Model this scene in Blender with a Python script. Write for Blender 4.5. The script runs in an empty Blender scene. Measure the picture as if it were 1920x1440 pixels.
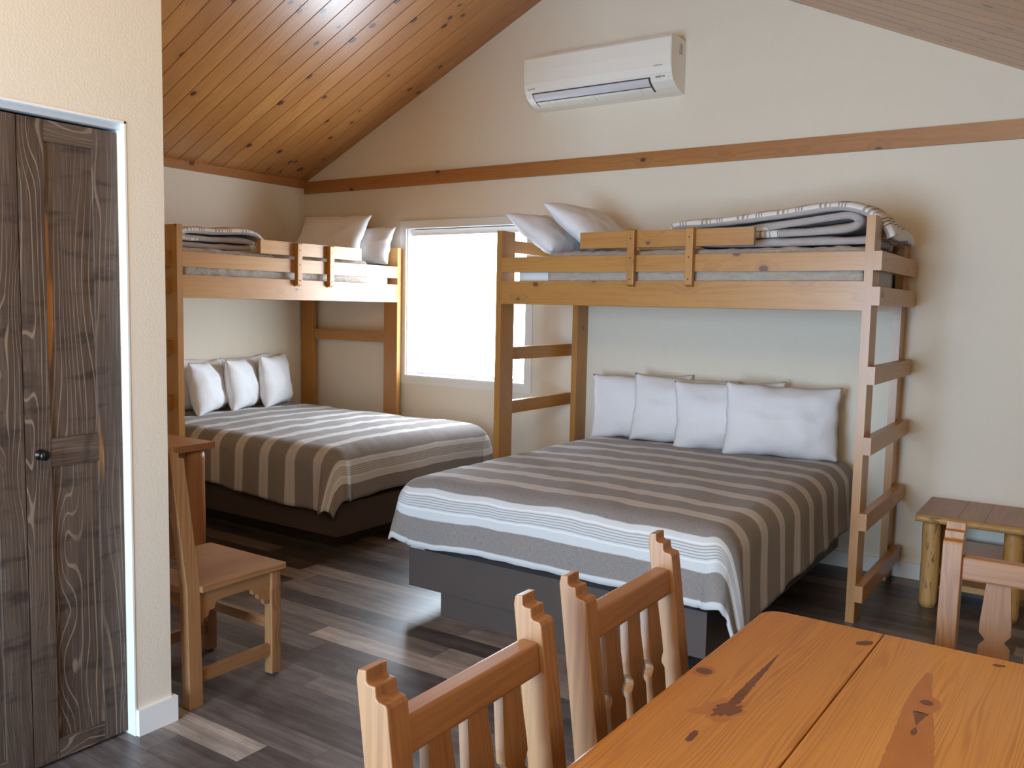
import bpy, bmesh, math, random
from mathutils import Vector, Matrix, noise
random.seed(7)
PI = math.pi
S = bpy.context.scene
COL = S.collection
NO = noise.noise

# ------------------------------------------------------------------ node helpers
def newmat(name):
    m = bpy.data.materials.new(name); m.use_nodes = True
    nt = m.node_tree; nt.nodes.clear()
    out = nt.nodes.new('ShaderNodeOutputMaterial'); b = nt.nodes.new('ShaderNodeBsdfPrincipled')
    nt.links.new(b.outputs[0], out.inputs[0])
    return m, nt, b
def N(nt, typ, **kw):
    n = nt.nodes.new(typ)
    for k, v in kw.items(): setattr(n, k, v)
    return n
def put(nt, sock, v):
    if isinstance(v, bpy.types.NodeSocket): nt.links.new(v, sock)
    else: sock.default_value = v
def mth(nt, op, a, b=0.0, c=None, clamp=False):
    n = N(nt, 'ShaderNodeMath', operation=op, use_clamp=clamp)
    put(nt, n.inputs[0], a); put(nt, n.inputs[1], b)
    if c is not None: put(nt, n.inputs[2], c)
    return n.outputs[0]
def mixc(nt, f, a, b, blend='MIX'):
    n = N(nt, 'ShaderNodeMix', data_type='RGBA', blend_type=blend)
    put(nt, n.inputs[0], f)
    put(nt, n.inputs[6], a if isinstance(a, bpy.types.NodeSocket) else (*a, 1))
    put(nt, n.inputs[7], b if isinstance(b, bpy.types.NodeSocket) else (*b, 1))
    return n.outputs[2]
def sst(nt, v, lo, hi):
    n = N(nt, 'ShaderNodeMapRange', interpolation_type='SMOOTHSTEP')
    put(nt, n.inputs[0], v); n.inputs[1].default_value = lo; n.inputs[2].default_value = hi
    return n.outputs[0]
def attr(nt, name):
    return N(nt, 'ShaderNodeAttribute', attribute_name=name)
def scaled(nt, vec, s):
    n = N(nt, 'ShaderNodeVectorMath', operation='MULTIPLY'); nt.links.new(vec, n.inputs[0]); n.inputs[1].default_value = s
    return n.outputs[0]
def noi(nt, vec, scale=1.0, detail=2.0, rough=.5, dist=0.0):
    n = N(nt, 'ShaderNodeTexNoise'); nt.links.new(vec, n.inputs['Vector'])
    n.inputs['Scale'].default_value = scale; n.inputs['Detail'].default_value = detail
    n.inputs['Roughness'].default_value = rough; n.inputs['Distortion'].default_value = dist
    return n.outputs[0]
def bump(nt, b, h, strength=.2, dist=.002):
    n = N(nt, 'ShaderNodeBump'); n.inputs['Strength'].default_value = strength; n.inputs['Distance'].default_value = dist
    nt.links.new(h, n.inputs['Height']); nt.links.new(n.outputs[0], b.inputs['Normal'])
def objco(nt):
    return N(nt, 'ShaderNodeTexCoord').outputs['Object']

def plain(name, col, rough=.5, spec=.5, metal=0.0, bumps=None, var=0.0):
    m, nt, b = newmat(name)
    b.inputs['Roughness'].default_value = rough; b.inputs['Specular IOR Level'].default_value = spec
    b.inputs['Metallic'].default_value = metal
    co = objco(nt)
    n = noi(nt, co, 6, 3)
    c2 = tuple(x * (1 - var) for x in col)
    nt.links.new(mixc(nt, n, col, c2), b.inputs['Base Color'])
    if bumps:
        bump(nt, b, noi(nt, co, bumps[0], 3), bumps[1], bumps[2])
    return m

def wood(name, light, mid, dark, rough=.35, rings=7.0, knots=1.0, knotdens=.45, grain=.35, coat=.0, knotcol=(.10, .035, .012), spec=.5, streak=1.0, stretch=1.0, K=60.0, crough=.16, ksz=1.0, fleck=0.0):
    """pine-like timber; 'gc' = position along / across the board"""
    m, nt, b = newmat(name)
    gc = attr(nt, 'gc').outputs['Vector']
    vk = N(nt, 'ShaderNodeTexVoronoi'); nt.links.new(scaled(nt, gc, (5.5, 8, 8)), vk.inputs['Vector']); vk.inputs['Scale'].default_value = 1
    kd = vk.outputs['Distance']
    sep = N(nt, 'ShaderNodeSeparateColor'); nt.links.new(vk.outputs['Color'], sep.inputs[0])
    gate = mth(nt, 'LESS_THAN', sep.outputs[0], knotdens)
    near = mth(nt, 'MULTIPLY', mth(nt, 'SUBTRACT', 1, sst(nt, kd, .08, .55)), gate)
    core = mth(nt, 'MULTIPLY', mth(nt, 'SUBTRACT', 1, sst(nt, mth(nt, 'ADD', kd, mth(nt, 'MULTIPLY', sep.outputs[1], .09)), .135 * ksz, .20 * ksz)), gate)
    base = noi(nt, scaled(nt, gc, (.75 * stretch, 11, 11)), 1, 3.5, .55, .15)
    sg = N(nt, 'ShaderNodeSeparateXYZ'); nt.links.new(gc, sg.inputs[0])
    ac_ = mth(nt, 'ADD', mth(nt, 'MULTIPLY', sg.outputs[1], K), mth(nt, 'MULTIPLY', sg.outputs[2], K * .62))
    rc = mth(nt, 'ADD', mth(nt, 'ADD', mth(nt, 'MULTIPLY', base, rings), ac_), mth(nt, 'MULTIPLY', near, 1.3))
    ring = mth(nt, 'ADD', mth(nt, 'MULTIPLY', mth(nt, 'SINE', mth(nt, 'MULTIPLY', rc, 6.283)), .5), .5)
    ring = mth(nt, 'POWER', ring, 1.6)
    broad = noi(nt, scaled(nt, gc, (.5, 4, 4)), 1, 2)
    fib = noi(nt, scaled(nt, gc, (5, 170, 170)), 1, 2)
    c = mixc(nt, mth(nt, 'MULTIPLY', sst(nt, broad, .3, .7), streak), light, mid)
    gm = mth(nt, 'MULTIPLY_ADD', sst(nt, noi(nt, scaled(nt, gc, (1.4, 17, 17)), 1, 2), .32, .68), .9, .25)
    c = mixc(nt, mth(nt, 'MULTIPLY', mth(nt, 'MULTIPLY', ring, grain), gm), c, dark)
    if fleck:
        c = mixc(nt, mth(nt, 'MULTIPLY', sst(nt, noi(nt, scaled(nt, gc, (14, 55, 55)), 1, 3, .6), .56, .66), fleck), c, (.13, .05, .015))
    c = mixc(nt, mth(nt, 'MULTIPLY', mth(nt, 'SUBTRACT', fib, .35, clamp=True), .35), c, dark)
    c = mixc(nt, mth(nt, 'MULTIPLY', near, .25), c, dark)
    c = mixc(nt, mth(nt, 'MULTIPLY', core, knots), c, knotcol)
    nt.links.new(c, b.inputs['Base Color'])
    b.inputs['Roughness'].default_value = rough; b.inputs['Specular IOR Level'].default_value = spec
    b.inputs['Coat Weight'].default_value = coat; b.inputs['Coat Roughness'].default_value = crough
    return m

# ------------------------------------------------------------------ materials
M = {}
M['wall'] = plain('cream_wall_paint', (.80, .715, .585), .75, .25, bumps=(150, .35, .002), var=.02)
M['white_trim'] = plain('white_trim_paint', (.86, .86, .84), .4, .4)
M['base_trim'] = plain('baseboard_paint', (.80, .78, .73), .45, .4)
M['vinyl'] = plain('window_vinyl', (.88, .89, .90), .35, .5)
M['ac'] = plain('air_conditioner_plastic', (.88, .835, .75), .38, .45)
M['ac_grey'] = plain('air_conditioner_flap_plastic', (.66, .64, .66), .4, .4)
M['ac_dark'] = plain('air_conditioner_slot', (.06, .05, .055), .6, .3)
M['ac_print'] = plain('grey_print', (.33, .32, .33), .6, .2)
M['metal_dark'] = plain('dark_bronze', (.03, .025, .022), .3, .5, .8)
M['screw'] = plain('screw_metal', (.35, .3, .22), .35, .5, .9)
M['track'] = plain('door_track_metal', (.62, .63, .66), .4, .5, .3)
M['basebox'] = plain('dark_platform_laminate', (.088, .065, .054), .5, .3, bumps=(60, .1, .001), var=.15)
M['mattress'] = plain('white_mattress_ticking', (.78, .78, .79), .85, .15, bumps=(300, .2, .001))
M['rubber'] = plain('black_rubber', (.02, .02, .02), .7, .2)
M['bunk'] = wood('honey_pine', (.50, .24, .055), (.43, .19, .040), (.30, .112, .022), rough=.38, rings=7, knotdens=.6, grain=.34, coat=.15, knotcol=(.14, .045, .015))
M['trimwood'] = wood('reddish_pine_trim', (.46, .205, .060), (.40, .165, .045), (.26, .09, .025), rough=.4, rings=6, knotdens=.55, grain=.35, coat=.1, knotcol=(.11, .03, .01))
M['ceil'] = wood('varnished_pine_ceiling', (.50, .215, .058), (.40, .16, .040), (.26, .092, .022), rough=.33, rings=7, knotdens=.75, ksz=1.15, grain=.4, coat=.7, knotcol=(.07, .02, .008), stretch=.8, K=40, crough=.27)
M['chair'] = wood('warm_pine_chair', (.37, .185, .074), (.29, .135, .050), (.165, .068, .025), rough=.42, rings=9, knotdens=.12, grain=.50, K=70, coat=.1, knotcol=(.10, .035, .015))
M['table'] = wood('amber_pine_tabletop', (.62, .295, .066), (.53, .235, .047), (.32, .115, .021), rough=.38, rings=16, knotdens=.0, grain=.62, coat=.12, K=95, knotcol=(.10, .03, .01), stretch=.8)
M['desk'] = wood('red_pine_desk', (.42, .185, .065), (.36, .145, .048), (.24, .08, .025), rough=.42, rings=6, knotdens=.25, grain=.45)
M['nstop'] = wood('brown_pine_nightstand_top', (.36, .165, .065), (.30, .125, .047), (.20, .075, .028), rough=.4, rings=6, knotdens=.2, grain=.3, coat=.15, K=22)
M['log'] = wood('peeled_log', (.55, .31, .10), (.47, .235, .062), (.24, .10, .028), rough=.5, rings=5, knotdens=.8, grain=.35, K=15, fleck=.75, knotcol=(.10, .04, .015))

def mk_pillow():
    m, nt, b = newmat('white_cotton')
    co = objco(nt)
    b.inputs['Base Color'].default_value = (.84, .83, .84, 1); b.inputs['Roughness'].default_value = .85
    b.inputs['Specular IOR Level'].default_value = .15; b.inputs['Sheen Weight'].default_value = .15
    w = noi(nt, co, 9, 4, .55, 1.2)
    bump(nt, b, mth(nt, 'ADD', w, mth(nt, 'MULTIPLY', noi(nt, co, 400, 1), .06)), .35, .012)
    return m
M['pillow'] = mk_pillow()

def mk_blanket():
    m, nt, b = newmat('taupe_crinkle_blanket')
    co = objco(nt)
    n = noi(nt, scaled(nt, co, (14, 14, 40)), 1, 4, .6, 1.0)
    nt.links.new(mixc(nt, n, (.52, .45, .38), (.38, .32, .265)), b.inputs['Base Color'])
    b.inputs['Roughness'].default_value = .9; b.inputs['Specular IOR Level'].default_value = .1; b.inputs['Sheen Weight'].default_value = .2
    bump(nt, b, n, .8, .02)
    return m
M['blanket'] = mk_blanket()

def band(nt, s, lo, hi, e=.003):
    return mth(nt, 'MULTIPLY', sst(nt, s, lo - e, lo + e), mth(nt, 'SUBTRACT', 1, sst(nt, s, hi - e, hi + e)))
def mk_comforter():
    """stripes across the bed: 'st'.x runs from head to hem"""
    m, nt, b = newmat('striped_taupe_comforter')
    a = attr(nt, 'st').outputs['Vector']
    sx = N(nt, 'ShaderNodeSeparateXYZ'); nt.links.new(a, sx.inputs[0]); s = sx.outputs[0]
    P = .236
    ph = mth(nt, 'MODULO', mth(nt, 'ADD', s, P * 4 - .53 + P / 2), P)          # stripe centre at P/2
    d = mth(nt, 'ABSOLUTE', mth(nt, 'SUBTRACT', ph, P / 2))
    body = mth(nt, 'SUBTRACT', 1, sst(nt, d, .038, .044))
    lim = mth(nt, 'SUBTRACT', 1, sst(nt, s, 2.00, 2.01))
    body = mth(nt, 'MULTIPLY', body, lim)
    lines = mth(nt, 'MULTIPLY', mth(nt, 'MULTIPLY', sst(nt, d, .015, .018), mth(nt, 'SUBTRACT', 1, sst(nt, d, .021, .024))), lim)
    wide = band(nt, s, 2.125, 2.265)
    inner = band(nt, s, 2.160, 2.218)
    fine = mth(nt, 'MULTIPLY', inner, sst(nt, mth(nt, 'SINE', mth(nt, 'MULTIPLY', s, 6.283 / .0115)), .0, .5))
    edge = mth(nt, 'ADD', band(nt, s, 2.150, 2.158, .002), band(nt, s, 2.220, 2.228, .002))
    hem = band(nt, s, 2.375, 2.60)
    weave = noi(nt, scaled(nt, a, (260, 60, 1)), 1, 3, .6)
    weave2 = noi(nt, scaled(nt, a, (60, 300, 1)), 1, 2, .6)
    wv = mth(nt, 'ADD', mth(nt, 'MULTIPLY', weave, .5), mth(nt, 'MULTIPLY', weave2, .5))
    taupe = mixc(nt, sst(nt, wv, .3, .7), (.205, .175, .155), (.29, .255, .235))
    pale = mixc(nt, sst(nt, wv, .3, .7), (.47, .43, .405), (.58, .54, .515))
    c = mixc(nt, body, taupe, pale)
    c = mixc(nt, mth(nt, 'MULTIPLY', lines, .6), c, (.66, .62, .58))
    c = mixc(nt, wide, c, (.60, .585, .57))
    c = mixc(nt, mth(nt, 'MULTIPLY', fine, .75), c, (.27, .25, .24))
    c = mixc(nt, edge, c, (.72, .71, .69))
    c = mixc(nt, hem, c, (.60, .585, .565))
    nt.links.new(c, b.inputs['Base Color'])
    b.inputs['Roughness'].default_value = .9; b.inputs['Specular IOR Level'].default_value = .1; b.inputs['Sheen Weight'].default_value = .15
    co = objco(nt)
    bump(nt, b, mth(nt, 'ADD', noi(nt, co, 7, 3, .5, .6), mth(nt, 'MULTIPLY', wv, .05)), .25, .012)
    return m
M['comforter'] = mk_comforter()

def mk_fold():
    """folded spare comforter: pale ticking striped face (st.y>0.5), taupe reverse"""
    m, nt, b = newmat('pale_striped_spare_comforter')
    a = attr(nt, 'st').outputs['Vector']
    sx = N(nt, 'ShaderNodeSeparateXYZ'); nt.links.new(a, sx.inputs[0]); s = sx.outputs[0]; side = sx.outputs[1]
    ph = mth(nt, 'MODULO', mth(nt, 'ADD', s, 3.0), .21)
    gs = band(nt, ph, .02, .085, .002)
    gl = mth(nt, 'MULTIPLY', gs, sst(nt, mth(nt, 'SINE', mth(nt, 'MULTIPLY', ph, 6.283 / .026)), .0, .3))
    fs = band(nt, ph, .12, .165, .001)
    fl = mth(nt, 'MULTIPLY', fs, sst(nt, mth(nt, 'SINE', mth(nt, 'MULTIPLY', ph, 6.283 / .015)), .55, .75))
    c = mixc(nt, gl, (.78, .74, .68), (.40, .35, .30))
    c = mixc(nt, fl, c, (.13, .12, .13))
    co = objco(nt)
    n = noi(nt, co, 14, 3, .6)
    tp = mixc(nt, n, (.50, .45, .43), (.38, .335, .32))
    nt.links.new(mixc(nt, sst(nt, side, .45, .55), tp, c), b.inputs['Base Color'])
    b.inputs['Roughness'].default_value = .9; b.inputs['Specular IOR Level'].default_value = .1
    bump(nt, b, noi(nt, co, 16, 3, .5, 1.0), .4, .012)
    return m
M['fold'] = mk_fold()

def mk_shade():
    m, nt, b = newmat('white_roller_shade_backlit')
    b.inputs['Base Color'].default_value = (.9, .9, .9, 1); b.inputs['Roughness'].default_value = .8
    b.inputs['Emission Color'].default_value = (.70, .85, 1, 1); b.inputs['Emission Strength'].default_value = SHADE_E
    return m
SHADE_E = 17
M['shade'] = mk_shade()
def mk_glass():
    m, nt, b = newmat('window_glass')
    b.inputs['Base Color'].default_value = (.95, .98, 1, 1); b.inputs['Roughness'].default_value = .02
    b.inputs['Transmission Weight'].default_value = 1; b.inputs['IOR'].default_value = 1.45
    return m
M['glass'] = mk_glass()

def mk_door():
    """rough-sawn dark stained barn wood"""
    m, nt, b = newmat('dark_barn_wood')
    gc = attr(nt, 'gc').outputs['Vector']
    vk = N(nt, 'ShaderNodeTexVoronoi'); nt.links.new(scaled(nt, gc, (2.2, 8, 8)), vk.inputs['Vector']); vk.inputs['Scale'].default_value = 1
    near = mth(nt, 'SUBTRACT', 1, sst(nt, vk.outputs['Distance'], .0, .5))
    base = noi(nt, scaled(nt, gc, (.75, 6.5, 6.5)), 1, 1.5, .4, .2)
    sg = N(nt, 'ShaderNodeSeparateXYZ'); nt.links.new(gc, sg.inputs[0])
    rc = mth(nt, 'ADD', mth(nt, 'ADD', mth(nt, 'MULTIPLY', base, 13), mth(nt, 'MULTIPLY', mth(nt, 'ADD', sg.outputs[1], sg.outputs[2]), 58)), mth(nt, 'MULTIPLY', near, 2.6))
    ring = mth(nt, 'ADD', mth(nt, 'MULTIPLY', mth(nt, 'SINE', mth(nt, 'MULTIPLY', rc, 6.283)), .5), .5)
    thin = sst(nt, mth(nt, 'POWER', ring, 8), .35, .95)
    msk = sst(nt, noi(nt, scaled(nt, gc, (.9, 7, 7)), 1, 2), .40, .62)
    broad = noi(nt, scaled(nt, gc, (1.2, 9, 9)), 1, 3)
    fib = noi(nt, scaled(nt, gc, (6, 190, 190)), 1, 2)
    # slanting circular-saw marks
    rot = N(nt, 'ShaderNodeVectorRotate', rotation_type='Z_AXIS'); nt.links.new(gc, rot.inputs['Vector']); rot.inputs['Angle'].default_value = .75
    saw = noi(nt, scaled(nt, rot.outputs[0], (24, 5, 5)), 1, 3, .6)
    c = mixc(nt, sst(nt, broad, .3, .7), (.066, .040, .027), (.115, .078, .056))
    c = mixc(nt, mth(nt, 'MULTIPLY', sst(nt, fib, .45, .75), .35), c, (.22, .17, .14))
    c = mixc(nt, mth(nt, 'MULTIPLY', sst(nt, saw, .52, .72), .75), c, (.035, .022, .017))
    c = mixc(nt, mth(nt, 'MULTIPLY', mth(nt, 'MULTIPLY', thin, msk), .62), c, (.34, .25, .17))
    # bare sapwood flashes
    sap = mth(nt, 'MULTIPLY', sst(nt, noi(nt, scaled(nt, gc, (1.5, 16, 16)), 1, 2, .5, .4), .63, .68), sst(nt, noi(nt, scaled(nt, gc, (.9, 4, 4)), 1, 1), .50, .58))
    c = mixc(nt, mth(nt, 'MULTIPLY', sap, .85), c, (.46, .21, .055))
    nt.links.new(c, b.inputs['Base Color'])
    b.inputs['Roughness'].default_value = .55; b.inputs['Specular IOR Level'].default_value = .35
    bump(nt, b, mth(nt, 'ADD', mth(nt, 'MULTIPLY', saw, 1.0), mth(nt, 'ADD', thin, fib)), .3, .002)
    return m
M['door'] = mk_door()

def mk_floor():
    m, nt, b = newmat('grey_brown_vinyl_planks')
    gc = attr(nt, 'gc').outputs['Vector']; tn = attr(nt, 'tone').outputs['Fac']
    uv = N(nt, 'ShaderNodeSeparateXYZ'); nt.links.new(attr(nt, 'pl').outputs['Vector'], uv.inputs[0])
    n1 = noi(nt, scaled(nt, gc, (1.6, 22, 1)), 1, 5, .62, .3)
    n2 = noi(nt, scaled(nt, gc, (5, 9, 1)), 1, 4, .6)
    fib = noi(nt, scaled(nt, gc, (9, 150, 1)), 1, 3, .6)
    t = mth(nt, 'ADD', tn, mth(nt, 'MULTIPLY', mth(nt, 'SUBTRACT', n1, .5), .55))
    t = mth(nt, 'ADD', t, mth(nt, 'MULTIPLY', mth(nt, 'SUBTRACT', n2, .5), .35))
    t = mth(nt, 'ADD', t, mth(nt, 'MULTIPLY', mth(nt, 'SUBTRACT', fib, .5), .35))
    r = N(nt, 'ShaderNodeValToRGB'); nt.links.new(t, r.inputs[0])
    e = r.color_ramp.elements
    e[0].position = 0; e[0].color = (.022, .016, .014, 1)
    e[1].position = 1; e[1].color = (.60, .50, .42, 1)
    for p, c in ((.28, (.055, .042, .038, 1)), (.5, (.135, .112, .102, 1)), (.75, (.31, .255, .215, 1))):
        x = e.new(p); x.color = c
    ed = mth(nt, 'MULTIPLY', sst(nt, uv.outputs[0], .0, .003), sst(nt, uv.outputs[1], .0, .003))
    c = mixc(nt, ed, (.02, .015, .013), r.outputs[0])
    nt.links.new(c, b.inputs['Base Color'])
    b.inputs['Roughness'].default_value = .36; b.inputs['Specular IOR Level'].default_value = .5
    bump(nt, b, mth(nt, 'ADD', fib, mth(nt, 'MULTIPLY', ed, 2)), .12, .0012)
    return m
M['floor'] = mk_floor()

# ------------------------------------------------------------------ mesh helpers
def set_gc(me, axis=0, seed=None, order=None):
    if seed is None: seed = random.random() * 50
    r = random.Random(seed); o = (r.random() * 40, r.random() * 40, r.random() * 40)
    ax = {0: (0, 1, 2), 1: (1, 0, 2), 2: (2, 0, 1)}[axis]
    at = me.attributes.get('gc') or me.attributes.new('gc', 'FLOAT_VECTOR', 'POINT')
    data = []
    for v in me.vertices:
        data += [v.co[ax[0]] + o[0], v.co[ax[1]] + o[1], v.co[ax[2]] + o[2]]
    at.data.foreach_set('vector', data)

def link(name, me, mat, parent=None, loc=None):
    o = bpy.data.objects.new(name, me)
    COL.objects.link(o)
    if mat is not None: me.materials.append(mat)
    if parent is not None: o.parent = parent
    if loc is not None: o.location = loc
    return o
def smooth(me, on=True):
    me.polygons.foreach_set('use_smooth', [on] * len(me.polygons))

def bm_box(bm, x0, x1, y0, y1, z0, z1):
    vs = [bm.verts.new(p) for p in ((x0, y0, z0), (x1, y0, z0), (x1, y1, z0), (x0, y1, z0), (x0, y0, z1), (x1, y0, z1), (x1, y1, z1), (x0, y1, z1))]
    for f in ((0, 3, 2, 1), (4, 5, 6, 7), (0, 1, 5, 4), (1, 2, 6, 5), (2, 3, 7, 6), (3, 0, 4, 7)):
        bm.faces.new([vs[i] for i in f])
    return vs
def bevel_all(bm, w, seg=2):
    if w > 0:
        bmesh.ops.bevel(bm, geom=[e for e in bm.edges if e.calc_face_angle(0) > .5], offset=w, segments=seg, profile=.6, affect='EDGES', clamp_overlap=True)
def fin(bm, name):
    bmesh.ops.recalc_face_normals(bm, faces=bm.faces)
    me = bpy.data.meshes.new(name); bm.to_mesh(me); bm.free()
    return me
def box(name, ext, mat, parent=None, axis=0, bev=.003, seg=2, seed=None):
    """ext = x0,x1,y0,y1,z0,z1 in the parent's frame"""
    bm = bmesh.new(); bm_box(bm, *ext); bevel_all(bm, bev, seg)
    me = fin(bm, name); set_gc(me, axis, seed)
    return link(name, me, mat, parent)
def boxes(name, exts, mat, parent=None, axis=0, bev=0, seed=None):
    bm = bmesh.new()
    for e in exts: bm_box(bm, *e)
    bevel_all(bm, bev)
    me = fin(bm, name); set_gc(me, axis, seed)
    return link(name, me, mat, parent)
def prism(name, pts, plane, d0, d1, mat, parent=None, axis=2, bev=.002, seg=2, seed=None):
    """polygon pts in plane 'xz','yz','xy' swept from d0 to d1 on the third axis"""
    bm = bmesh.new()
    def P(p, d):
        return {'xz': (p[0], d, p[1]), 'yz': (d, p[0], p[1]), 'xy': (p[0], p[1], d)}[plane]
    a = [bm.verts.new(P(p, d0)) for p in pts]; c = [bm.verts.new(P(p, d1)) for p in pts]
    bm.faces.new(a); bm.faces.new(c[::-1])
    n = len(pts)
    for i in range(n): bm.faces.new((a[i], c[i], c[(i + 1) % n], a[(i + 1) % n]))
    bmesh.ops.recalc_face_normals(bm, faces=bm.faces)
    bevel_all(bm, bev, seg)
    me = fin(bm, name); set_gc(me, axis, seed)
    return link(name, me, mat, parent)
def empty(name, loc=(0, 0, 0), rz=0.0):
    o = bpy.data.objects.new(name, None); COL.objects.link(o)
    o.location = loc; o.rotation_euler = (0, 0, rz); o.empty_display_size = .1
    return o
def tag(o, label, cat, group=None):
    o['label'] = label; o['category'] = cat
    if group: o['group'] = group
    return o
def struct(o):
    o['kind'] = 'structure'; return o
def dup(o, parent=None):
    c = o.copy(); COL.objects.link(c)
    if parent is not None: c.parent = parent
    for ch in list(o.children): dup(ch, c)
    return c

# ------------------------------------------------------------------ room shell
RX, RZ, EZ = 2.887, 3.878, 2.52         # ridge x, ridge z, left eave z
XR, YF = 6.9, -7.0                       # right and front walls
SL, SR = (RZ - EZ) / RX, -.455
def ceil_z(x): return EZ + SL * x if x < RX else RZ + SR * (x - RX)

# floor: one mesh of planks, each plank with its own tone
def build_floor():
    PW, PL = .13, 1.22
    r = random.Random(11)
    rows = {}
    y0 = -2.51
    k0 = int(math.floor((YF - .1 - y0) / PW)); k1 = int(math.ceil((.1 - y0) / PW))
    fixed = {-8: [(3.505, .78, -1)], -1: [(2.86, .80, 0)], 0: [(3.475, .72, 0)], 4: [(2.10, .66, 0)], -4: [(3.24, .55, 0)], 2: [(2.2, .58, 0)], -3: [(2.0, .36, 0)], -5: [(2.6, .42, 0)], -2: [(3.0, .30, 0)], 1: [(2.5, .34, 0)]}
    V, F, G, T, U = [], [], [], [], []
    for k in range(k0, k1):
        ya, yb = y0 + k * PW, y0 + (k + 1) * PW
        if k in fixed:
            off = fixed[k][0][0]
        else: off = r.random() * PL
        c0 = int(math.floor((-.1 - off) / PL)); c1 = int(math.ceil((XR + .1 - off) / PL))
        for c in range(c0, c1):
            xa, xb = off + c * PL, off + (c + 1) * PL
            tone = r.choice([.26, .30, .34, .38, .42, .46, .50, .56, .64])
            if k in fixed:
                for (fx, ft, fc) in fixed[k]:
                    if c == fc: tone = ft
            b = len(V)
            o = (r.random() * 30, r.random() * 30)
            for (x, y, u, v) in ((xa, ya, 0, 0), (xb, ya, PL, 0), (xb, yb, PL, PW), (xa, yb, 0, PW)):
                V.append((x, y, 0)); G.append((u + o[0], v + o[1], 0)); T.append(tone); U.append((u, v, 0))
            F.append((b, b + 1, b + 2, b + 3))
    # underside slab
    b = len(V)
    for p in ((-.1, YF - .1, -.06), (XR + .1, YF - .1, -.06), (XR + .1, .1, -.06), (-.1, .1, -.06)):
        V.append(p); G.append((0, 0, 0)); T.append(.3); U.append((1, .1, 0))
    F.append((b + 3, b + 2, b + 1, b))
    me = bpy.data.meshes.new('floor'); me.from_pydata(V, [], F)
    for nm, ty, dat in (('gc', 'FLOAT_VECTOR', G), ('pl', 'FLOAT_VECTOR', U)):
        a = me.attributes.new(nm, ty, 'POINT'); a.data.foreach_set('vector', [x for p in dat for x in p])
    a = me.attributes.new('tone', 'FLOAT', 'POINT'); a.data.foreach_set('value', T)
    struct(link('floor', me, M['floor']))
build_floor()

# ceiling: tongue-and-groove boards running up each slope
def build_ceiling():
    BW = .13
    r = random.Random(5)
    V, F, G = [], [], []
    def strip(xa, xb):
        za, zb = ceil_z(xa), ceil_z(xb)
        L = math.hypot(xb - xa, zb - za)
        nx, nz = -(zb - za) / L, (xb - xa) / L
        if nz < 0: nx, nz = -nx, -nz
        k = 0; y = .04 - .007
        while y > YF - .05:
            o = (r.random() * 40, r.random() * 40, r.random() * 40)
            prof = ((y, .006), (y - .004, 0), (y - BW + .004, 0), (y - BW, .006))
            b = len(V)
            nseg = 2
            for i in range(nseg + 1):
                t = i / nseg
                for (py, up) in prof:
                    V.append((xa + (xb - xa) * t + nx * up, py, za + (zb - za) * t + nz * up))
                    G.append((t * L + o[0], py + o[1], o[2]))
            for i in range(nseg):
                for j in range(3):
                    F.append((b + i * 4 + j, b + i * 4 + j + 1, b + i * 4 + j + 5, b + i * 4 + j + 4))
            y -= BW
        # roof deck above the boards
        b = len(V)
        for (x, py) in ((xa, .1), (xa, YF - .1), (xb, YF - .1), (xb, .1)):
            V.append((x + nx * .03, py, ceil_z(x) + nz * .03)); G.append((0, 0, 0))
        F.append((b, b + 1, b + 2, b + 3))
    strip(-.05, RX); strip(RX, XR + .05)
    me = bpy.data.meshes.new('ceiling'); me.from_pydata(V, [], F)
    a = me.attributes.new('gc', 'FLOAT_VECTOR', 'POINT'); a.data.foreach_set('vector', [x for p in G for x in p])
    bm = bmesh.new(); bm.from_mesh(me); bmesh.ops.recalc_face_normals(bm, faces=bm.faces); bm.to_mesh(me); bm.free()
    struct(link('ceiling', me, M['ceil']))
build_ceiling()

def wall_xz(name, polys, y0, y1):
    bm = bmesh.new()
    for pts in polys:
        a = [bm.verts.new((p[0], y0, p[1])) for p in pts]; c = [bm.verts.new((p[0], y1, p[1])) for p in pts]
        bm.faces.new(a); bm.faces.new(c[::-1]); n = len(pts)
        for i in range(n): bm.faces.new((a[i], c[i], c[(i + 1) % n], a[(i + 1) % n]))
    me = fin(bm, name)
    return struct(link(name, me, M['wall']))
WX0, WX1, WZ0, WZ1 = 1.15, 2.29, .925, 2.10      # window opening in the back wall
def gable(x0, x1, z0, up=.04):
    pts = [(x0, z0), (x1, z0), (x1, ceil_z(x1) + up)]
    if x0 < RX < x1: pts.append((RX, RZ + up))
    pts.append((x0, ceil_z(x0) + up)); return pts
wall_xz('wall_back', [gable(-.12, WX0, -.06), gable(WX1, XR + .1, -.06), [(WX0, -.06), (WX1, -.06), (WX1, WZ0), (WX0, WZ0)], gable(WX0, WX1, WZ1)], 0, .14)
FX0, FX1, FZ0, FZ1 = 3.25, 4.95, .05, 2.15        # glazed patio door opening in the front wall
wall_xz('wall_front', [gable(-.12, FX0, -.06), gable(FX1, XR + .1, -.06), gable(FX0, FX1, FZ1), [(FX0, -.06), (FX1, -.06), (FX1, FZ0), (FX0, FZ0)]], YF - .14, YF)
struct(boxes('wall_left', [(-.12, 0, YF, 0, -.06, EZ + .05)], M['wall']))
struct(boxes('wall_right', [(XR, XR + .12, YF, 0, -.06, ceil_z(XR) + .06)], M['wall']))

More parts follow.
